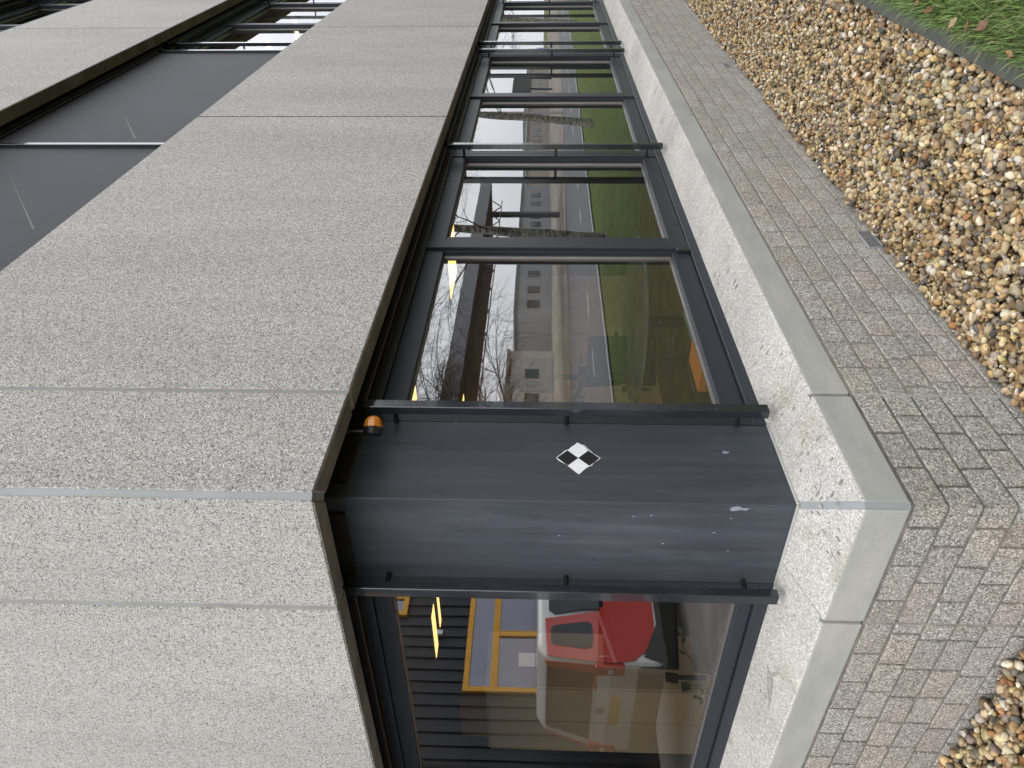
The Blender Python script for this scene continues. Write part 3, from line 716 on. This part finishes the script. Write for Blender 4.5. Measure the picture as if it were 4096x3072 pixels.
# ------------------------------------------------------------------ inside the office (seen through the panes)
def chair(x, y, rot, label):
    C_ = empty('office_chair', (x, y, -.5)); tag(C_, label, 'chair', 'black office chairs')
    def T_(b): b.v = [(x+p*math.cos(rot)-q*math.sin(rot), y+p*math.sin(rot)+q*math.cos(rot), z) for p, q, z in b.v]; return b
    mt = simple('black upholstery', (.012, .012, .013), .6)
    b = MB(); b.box(-.25, .25, -.24, .24, -.05, .03); T_(b).build('seat', mt, C_, bevel=.03, seg=3)
    b = MB(); b.prism([(-.24, .22, .12), (.24, .22, .12), (.22, .27, .62), (-.22, .27, .62)], [(-.24, .27, .12), (.24, .27, .12), (.22, .32, .62), (-.22, .32, .62)]); T_(b).build('backrest', mt, C_, bevel=.02, seg=2)
    for s in (-1, 1):
        b = MB(); b.tube((s*.28, .1, -.02), (s*.28, .1, .2), .015); b.box(s*.28-.03, s*.28+.03, -.14, .16, .2, .23); T_(b).build('armrest', mt, C_)
    b = MB(); b.tube((0, 0, -.42), (0, 0, -.05), .03)
    for k in range(5): a = k*1.2566; b.tube((0, 0, -.40), (.3*math.cos(a), .3*math.sin(a), -.46), .02, .015)
    T_(b).build('base', simple('grey metal', (.2, .2, .2), .4, .8), C_)
chair(1.45, 2.6, -.6, 'black office chair just behind the left window pane'); chair(4.6, 2.6, 2.2, 'black office chair by the round table behind the second pane'); chair(5.6, 3.2, 1.1, 'black office chair on the far side of the round table')
TB = empty('round_table', (4.2, 1.9, -.5)); tag(TB, 'round grey topped meeting table inside behind the windows', 'table')
b = MB(); b.lathe((4.2, 1.9, .215), (0, 0, 1), [(0, .75), (.005, .76), (.025, .76), (.03, .75)], 48); b.build('tabletop', simple('blue grey laminate', (.16, .19, .21), .25), TB)
b = MB(); b.tube((4.2, 1.9, -.5), (4.2, 1.9, .214), .05, n=16); b.lathe((4.2, 1.9, -.5), (0, 0, 1), [(0, .35), (.02, .33), (.03, .06)], 24); b.build('leg', M['black'], TB)
def books(x0, y0, n, cols, label, h=.13):
    t = empty('book_stack', (x0, y0, .2)); tag(t, label, 'books')
    x = x0
    for i in range(n):
        w_ = .28; b = MB(); z0 = .2005+i*h/n; b.box(x+rnd.uniform(0, .02), x+w_, y0+rnd.uniform(0, .02), y0+.2, z0, z0+h/n-.002)
        b.build('book', cols[i % len(cols)], t, bevel=.002)
orange = simple('orange cover', (.62, .22, .05), .5); yel = simple('yellow cover', (.7, .52, .2), .5); red = simple('red cover', (.55, .08, .04), .5); blu = simple('blue grey cover', (.25, .3, .4), .5)
books(1.30, .36, 3, [orange], 'stack of orange folders on the window board nearest the pillar'); books(1.75, .36, 4, [blu, simple('green cover', (.1, .25, .2), .5)], 'stack of blue and green books on the window board', .09)
books(2.55, .36, 3, [yel, orange], 'stack of yellow books on the window board by the mullion', .07); books(3.05, .36, 3, [red, yel], 'low stack of red and yellow books on the window board', .07)
# desk screen and a plant
MO = empty('desk_monitor', (4.2, 2.6, .6)); tag(MO, 'dark desk monitor seen from behind through the first pane', 'monitor')
b = MB(); b.box(3.95, 4.5, 2.50, 2.53, .93, 1.27); b.build('screen', M['black'], MO, bevel=.01); b = MB(); b.tube((4.22, 2.53, .25), (4.22, 2.53, .95), .02); b.build('stand', M['black'], MO)
def plant(x, y, z, hgt, label, seed):
    t = empty('potted_plant', (x, y, z)); tag(t, label, 'plant')
    b = MB(); b.lathe((x, y, z), (0, 0, 1), [(0, .10), (.18, .14), (.2, .14)], 20); b.build('pot', simple('brown pot', (.2, .12, .08), .6), t)
    r_ = random.Random(seed); b = MB(); V_ = MB()
    for k in range(26):
        a = r_.uniform(0, 6.28); l = hgt*r_.uniform(.5, 1.1); p = Vector((x, y, z+.18)); d = Vector((math.cos(a)*.5, math.sin(a)*.5, 1)).normalized()
        for s in range(7):
            q = p+d*l/7; V_.tube(p, q, .004, n=4, cap=False); side = Vector((r_.uniform(-1, 1), r_.uniform(-1, 1), r_.uniform(-.4, .6))).normalized()*.07
            n_ = side.cross(d).normalized()*.018; m_ = q+side*.5
            b.add([q, m_+n_, q+side, m_-n_], [(0, 1, 2, 3)]); p = q; d = (d+Vector((math.cos(a)*.18, math.sin(a)*.18, -.22))).normalized()
    V_.build('stem', simple('green stem', (.05, .07, .02), .6), t, recalc=False); b.build('leaves', simple('dark green leaf', (.03, .06, .02), .4), t, recalc=False)
plant(4.0, 2.9, .25, .75, 'bushy dark potted plant beside the desk monitor', 2); plant(1.25, 2.9, -.5, .9, 'trailing dark potted plant behind the left window pane', 4)
# brown cupboard behind the left pane
CB = empty('cupboard', (1.9, 3.9, -.5)); tag(CB, 'tall taupe cupboard standing inside behind the left window', 'cupboard')
b = MB(); b.box(1.62, 2.1, 3.54, 4.42, -.5, 1.46); b.build('body', simple('taupe laminate', (.50, .39, .28), .5, var=.05), CB, bevel=.004)
b = MB(); b.box(1.605, 1.62, 3.55, 3.975, -.45, 1.44); b.box(1.605, 1.62, 3.985, 4.41, -.45, 1.44); b.build('door', simple('taupe door', (.52, .41, .29), .45, var=.05), CB, bevel=.003)
BXo = MB(); BXo.box(1.68, 1.98, 4.0, 4.36, 1.461, 1.68); tag(BXo.build('cardboard_box', simple('cardboard', (.42, .28, .16), .8)), 'small cardboard box on top of the taupe cupboard', 'box')

# ------------------------------------------------------------------ what the panes reflect: annex wing with orange windows
A = empty('annex_building', (-1.2, 8, GZ)); tag(A, 'dark ribbed metal clad wing with bright orange window frames', 'building')
M['clad'] = simple('black ribbed cladding', (.014, .020, .030), .45, var=.12)
b = MB(); x = -12.0; prof = []
while x < -.2: prof += [(x, 8.03), (x+.10, 8.03), (x+.12, 8.0), (x+.17, 8.0)]; x += .185
pr = prof+[(-.2, 8.06), (-.2, 14), (-12, 14)]
b.prism([(p, q, GZ-.2) for p, q in pr], [(p, q, 6.5) for p, q in pr]); b.build('wall', M['clad'], A)
def owin(x0, x1, z0, z1, vm, hm_):
    b = MB(); rect_ring(b, x0, x1, z0, z1, 7.955, 8.02, .075, .075, .08, .08); b.box(vm-.045, vm+.045, 7.957, 8.02, z0+.08, hm_-.05); b.box(x0+.075, x1-.075, 7.956, 8.02, hm_-.05, hm_+.05)
    w_ = b.build('window_frame', simple('orange frame', (.80, .40, .04), .5, var=.05), A, bevel=.004)
    b = MB(); b.box(x0+.07, x1-.07, 7.99, 7.995, z0+.07, z1-.07); b.build('pane', simple('reflecting pane', (.20, .21, .25), .04, .85, .05), w_)
owin(-5.42, -3.70, .55, 2.09, -4.66, 1.66); owin(-5.6, -4.95, 3.05, 4.3, -5.3, 3.8); owin(-9.4, -7.4, .55, 2.09, -8.4, 1.66)
b = MB(); b.box(-4.35, -4.12, 7.985, 7.9885, 1.08, 1.32); b.build('notice', M['paper'], A)
b = MB(); b.box(-4.68, -4.60, 7.93, 8.0, 2.46, 2.56); b.build('wall_lamp', M['white_paint'], A, bevel=.005)

# ------------------------------------------------------------------ parked van (seen mirrored in the left window)
K = empty('parked_van', (-4.2, 5.95, GZ)); tag(K, 'white and red striped van parked in the yard, tail towards the building', 'van')
X0, Y0, Y1 = -2.25, 5.10, 6.75; zg = GZ+.012
def kx(t): return X0-t
side_full = [(0, .35), (0, .85), (.04, 1.0), (.16, 1.52), (.30, 1.60), (2.4, 1.62), (3.1, 1.15), (4.0, .95), (4.15, .7), (4.15, .32), (0.1, .28)]
b = MB(); ins = lambda z: .0 if z < .98 else .12*(z-.98)/.6
b.prism([(kx(t), Y0+ins(z), zg+z) for t, z in side_full], [(kx(t), Y1-ins(z), zg+z) for t, z in side_full])
carw = simple('white car paint', (.74, .74, .73), .2, var=.02, coat=.6); carr = simple('red car livery', (.50, .028, .025), .22, var=.04, coat=.6); caro = simple('orange red livery', (.62, .10, .05), .25, var=.04, coat=.6)
carg = simple('car window glass', (.012, .016, .03), .05, var=.1); cart = simple('tyre rubber', (.012, .012, .012), .7)
b.build('body', carw, K, bevel=.07, seg=4)
def side_poly(pts, name, mat, y=None, th=.004):
    for s in (0, 1):
        b = MB(); f = (lambda z: Y0+ins(z)-th) if s == 0 else (lambda z: Y1-ins(z)+th)
        b.prism([(kx(t), f(z), zg+z) for t, z in pts], [(kx(t), f(z)+(th if s == 0 else -th)*.9, zg+z) for t, z in pts]); b.build(name, mat, K)
side_poly([(.06, .62), (.03, .80), (.04, 1.0), (.17, 1.50), (.62, 1.52), (.64, .95), (.9, .82), (1.6, .78), (1.45, .58), (1.15, .44), (.8, .37), (.45, .38), (.2, .46)], 'livery_stripe', carr)
side_poly([(.02, .30), (.10, .52), (.5, .355), (3.9, .40), (3.9, .29)], 'sill_trim', simple('dark sill trim', (.02, .02, .022), .6), th=.009)
side_poly([(.20, 1.10), (.22, 1.05), (.27, 1.03), (.48, 1.03), (.52, 1.07), (.52, 1.42), (.49, 1.46), (.33, 1.46), (.29, 1.43)], 'side_window', carg, th=.007)
side_poly([(.68, .94), (.72, .89), (.66, 1.42), (.72, 1.48), (2.25, 1.48), (2.75, 1.10), (2.4, .90)], 'side_window', carg, th=.007)
rp = [(Y0+.06, .60), (Y0+.62, .60), (Y0+.50, 1.0), (Y0+.24, 1.03), (Y0+.27, 1.5), (Y0+.17, 1.52), (Y0+.06, 1.0)]
rx = lambda z: X0+.006-(.04*(z-.35)/.65 if z < 1.0 else .04+.12*(z-1.0)/.52)
b = MB(); b.prism([(rx(z), y, zg+z) for y, z in rp], [(rx(z)-.03, y, zg+z) for y, z in rp]); b.build('livery_stripe', caro, K)
b = MB(); zz0, zz1 = 1.02, 1.50; f = lambda z: X0-.04-.12*(z-1.0)/.52+.008
b.prism([(f(zz0), Y0+.2, zg+zz0), (f(zz0), Y1-.2, zg+zz0), (f(zz1), Y1-.26, zg+zz1), (f(zz1), Y0+.26, zg+zz1)], [(f(zz0)-.015, Y0+.2, zg+zz0), (f(zz0)-.015, Y1-.2, zg+zz0), (f(zz1)-.015, Y1-.26, zg+zz1), (f(zz1)-.015, Y0+.26, zg+zz1)])
b.build('rear_window', simple('tinted rear glass', (.05, .04, .03), .08), K)
for y in (Y0+.01, Y1-.16):
    b = MB(); b.box(X0-.08, X0+.02, y, y+.15, zg+.72, zg+1.02); o = b.build('tail_light', simple('red lens', (.45, .01, .01), .15, coat=.5), K, bevel=.012)
    b = MB(); b.box(X0+.019, X0+.025, y+.04, y+.11, zg+.84, zg+.89); b.build('reversing_lamp', M['white_paint'], o)
b = MB(); b.box(X0-.01, X0+.012, 5.66, 6.18, zg+.72, zg+.83); b.build('number_plate', simple('yellow plate', (.70, .48, .06), .4), K)
b = MB(); b.lathe((X0-.01, 5.92, zg+.93), (1, 0, 0), [(0, .05), (.02, .05), (.024, .04)], 20); b.build('badge', simple('chrome', (.6, .6, .6), .15, 1), K)
b = MB(); b.box(X0-.1, X0+.06, Y0+.03, Y1-.03, zg+.32, zg+.58); b.build('bumper', simple('dark bumper', (.03, .03, .032), .6), K, bevel=.03, seg=2)
for t in (1.55, 3.45):
    for y in (Y0-.01, Y1-.19):
        b = MB(); b.lathe((kx(t), y, zg+.31), (0, 1, 0), [(0, .25), (.02, .31), (.18, .31), (.2, .25)], 24); w_ = b.build('wheel', cart, K)
        b = MB(); b.lathe((kx(t), y-.005, zg+.31), (0, 1, 0), [(0, .18), (.21, .18)], 12); b.build('rim', simple('alloy', (.5, .5, .5), .3, .9), w_)

# ------------------------------------------------------------------ birches along the lawn
bark = None
def bark_mat():
    m, N, L, P = new_mat('birch bark')
    r = ramp(N, [(.42, (.035, .03, .025)), (.55, (.36, .34, .29))]); L.new(noise_n(N, L, coord(N, L, (2, 2, 7)), 3, 6, .7), r.inputs[0]); L.new(r.outputs[0], P.inputs["Base Color"]); P.inputs["Roughness"].default_value = .9; return m
bark = bark_mat(); twig = simple('dark twigs', (.055, .042, .034), .9)
def tree(x, y, h, seed, label, lean=(0, 0), rad=.13):
    t = empty('birch_tree', (x, y, -.72)); tag(t, label, 'tree', 'bare birches on the lawn')
    r_ = random.Random(seed); tb = MB(); cb = MB(); p = Vector((x, y, -.75)); pts = [p.copy()]; n = 12
    d = Vector((lean[0], lean[1], 1)).normalized()
    for i in range(n):
        q = p+d*h/n; tb.tube(p, q, rad*(1-i/n*.8), rad*(1-(i+1)/n*.8), 10, cap=False); p = q; pts.append(p.copy())
        d = (d+Vector((r_.uniform(-.05, .05), r_.uniform(-.05, .05), 0))).normalized()
    tb.build('trunk', bark, t, smooth=True, recalc=False)
    def grow(p, d, l, r, lev):
        k = 5 if lev < 2 else 4
        for s in range(k):
            q = p+d*l/k; cb.tube(p, q, r*(1-.5*s/k), r*(1-.5*(s+1)/k), 4 if lev < 2 else 3, cap=False); p = q
            d = (d+Vector((r_.uniform(-.16, .16), r_.uniform(-.16, .16), r_.uniform(-.1, .1)-(.09 if lev == 1 else .22 if lev >= 2 else 0)))).normalized()
            if lev < 3 and s > 0:
                for _ in range(3 if lev == 0 and 8 < x < 12 else 2):
                    a = r_.uniform(0, 6.28); e = (d*.8+Vector((math.cos(a), math.sin(a), r_.uniform(-.2, .5)))*.75).normalized(); grow(p, e, l*r_.uniform(.4, .62), r*.45, lev+1)
    for i in range(2 if x < 15 else 4, n):
        for _ in range(5 if 8 < x < 12 else 3 if x < 8 else 2):
            a = r_.uniform(0, 6.28); grow(pts[i], Vector((math.cos(a), math.sin(a), r_.uniform(.2, .8))).normalized(), h*.26*(1.15-i/n*.6), .024*(1.1-i/n*.6), 0)
    cb.build('crown', twig, t, recalc=False)
tree(5.6, -7.0, 9.0, 1, 'bare birch nearest the corner, its twigs mirrored in the first pane', rad=.14)
tree(10.5, -9.5, 10.5, 11, 'broad bare birch whose twigs fill the sky mirrored in the first panes', (-.05, .06), .10)
tree(17.0, -6.4, 9.5, 2, 'bare birch mirrored at the far edge of the second pane', (.05, .02), .17)
tree(24.6, -5.6, 9.5, 3, 'leaning pale birch mirrored in the third pane', (.02, .08), .15)
tree(40.0, -5.2, 9.0, 4, 'bare birch mirrored in the farthest ground floor panes', (-.03, .12), .17)

# ------------------------------------------------------------------ canopy and buildings across the road
CN = empty('canopy', (20, -25, -.7)); tag(CN, 'big flat grey canopy on steel columns across the road', 'canopy')
b = MB(); b.box(-10, 62, -29.5, -21.9, 5.35, 6.15); b.build('roof', [M['clad'], ], CN)
b = MB(); b.box(-10.05, 62.05, -21.898, -21.7, 5.3, 6.25); b.build('fascia', simple('grey fascia', (.22, .22, .24), .6, var=.1), CN)
b = MB(); b.box(-10, 62, -29.4, -21.95, 5.30, 5.345); b.build('underside', simple('brown underside', (.075, .055, .045), .7, var=.2), CN)
for x in (8, 24, 60):
    b = MB(); b.box(x-.2, x+.2, -24.2, -23.8, -.7, 5.3); b.build('column', simple('grey steel column', (.10, .10, .11), .6), CN)
b = MB()
for i in range(24):
    x = -10+i*3; b.tube((x, -23.5, 5.3), (x+1.5, -23.5, 4.4), .05, n=4); b.tube((x+1.5, -23.5, 4.4), (x+3, -23.5, 5.3), .05, n=4); b.tube((x, -23.5, 4.4), (x+3, -23.5, 4.4), .05, n=4)
b.build('truss', simple('truss steel', (.25, .2, .2), .6), CN)
def shed(x0, x1, y0, y1, h, col, label, seed, cat='building'):
    t = empty('industrial_building', ((x0+x1)/2, y0, -.69)); tag(t, label, cat, 'industrial buildings across the road')
    b = MB(); b.box(x0, x1, y0, y1, -.69, h); b.build('wall', simple('shed wall', col, .7, var=.08, vscale=.3), t)
    b = MB(); b.box(x0-.2, x1+.2, y0-.2, y1+.2, h, h+.35); b.build('roof', simple('shed roof', tuple(c*.6 for c in col), .7), t)
    r_ = random.Random(seed); x = x0+1.5
    while x < x1-3:
        w_ = MB(); w_.box(x, x+2, y1-.02, y1+.05, .9, min(h-.6, 2.6)); w_.build('window', simple('dark pane', (.05, .055, .06), .15), t); x += r_.uniform(3.2, 6)
shed(-8, 30, -62, -46, 3.6, (.45, .40, .34), 'low pale tan shed with dark windows behind the canopy', 1)
shed(36, 78, -66, -50, 4.6, (.46, .43, .40), 'long stone grey shed mirrored behind the road', 2)
shed(84, 130, -70, -48, 4.0, (.30, .31, .32), 'blue grey shed in the middle distance beyond the road', 3)
shed(140, 200, -60, -44, 3.4, (.36, .32, .27), 'tan low building far along the road', 4)
shed(206, 300, -90, -60, 5.5, (.40, .41, .42), 'large light grey hall at the far end of the road', 5)
def container(x, y, col, label):
    t = empty('shipping_container', (x, y, -.69)); tag(t, label, 'container', 'containers across the road')
    pr = []; u = 0
    while u < 6: pr += [(x+u, y), (x+u+.12, y), (x+u+.16, y-.05), (x+u+.26, y-.05)]; u += .3
    pr += [(x+6.06, y), (x+6.06, y-2.4), (x, y-2.4)]
    b = MB(); b.prism([(p, q, -.6) for p, q in pr], [(p, q, 1.9) for p, q in pr]); b.build('body', simple('container paint', col, .6), t)
    for s in (0, 1): b = MB(); b.box(x+6.0, x+6.12, y-2.35+s*1.2, y-1.25+s*1.2, -.5, 1.8); b.build('door', simple('container door', tuple(c*.8 for c in col), .6), t)
container(33, -33, (.55, .38, .06), 'yellow container standing across the road'); container(150, -30, (.05, .12, .4), 'blue container far across the road')
for k, (x, y) in enumerate(((15, -27), (21, -31), (28, -26.5))):
    t = empty('pallet_stack', (x, y, -.68)); tag(t, ['tall grey pallet stack under the near end of the canopy', 'middle pallet stack standing deeper under the canopy', 'low pallet stack under the canopy by the second column'][k], 'pallets', 'pallet stacks under the canopy')
    for q in range(5-k): b = MB(); b.box(x, x+2.2, y, y+1.6, -.67+q*.45, -.27+q*.45); b.build('pallet', simple('weathered pallet wood', (.22, .19, .15), .9, var=.4, vscale=8), t)
BBd = empty('billboard', (120, -28, -.7)); tag(BBd, 'dark rectangular billboard on two posts beyond the road', 'billboard')
b = MB(); b.box(116, 126, -28.2, -27.9, 2.6, 5.4); b.build('board', simple('dark board', (.05, .055, .055), .7), BBd)
for x in (118, 124): b = MB(); b.tube((x, -28.05, -.7), (x, -28.05, 2.6), .15); b.build('post', M['frame'], BBd)
for k, x in enumerate((14.5, 34, 58)):
    t = empty('street_lamp', (x, -17.0+.04*x, -.67)); tag(t, ['slim grey street lamp beside the near end of the canopy', 'slim grey street lamp near the middle of the canopy', 'slim grey street lamp at the far end of the canopy'][k], 'street lamp', 'street lamps along the far side of the road')
    y = -17.0+.04*x
    b = MB(); b.tube((x, y, -.67), (x, y, 7.5), .09, .05, 10); b.tube((x, y, 7.5), (x, y+1.2, 7.8), .04, .04, 8); b.build('pole', simple('galvanised steel', (.35, .35, .34), .5, .6), t)
    b = MB(); b.box(x-.12, x+.12, y+1.1, y+1.7, 7.74, 7.86); b.build('lamp_head', M['frame'], t, bevel=.02)
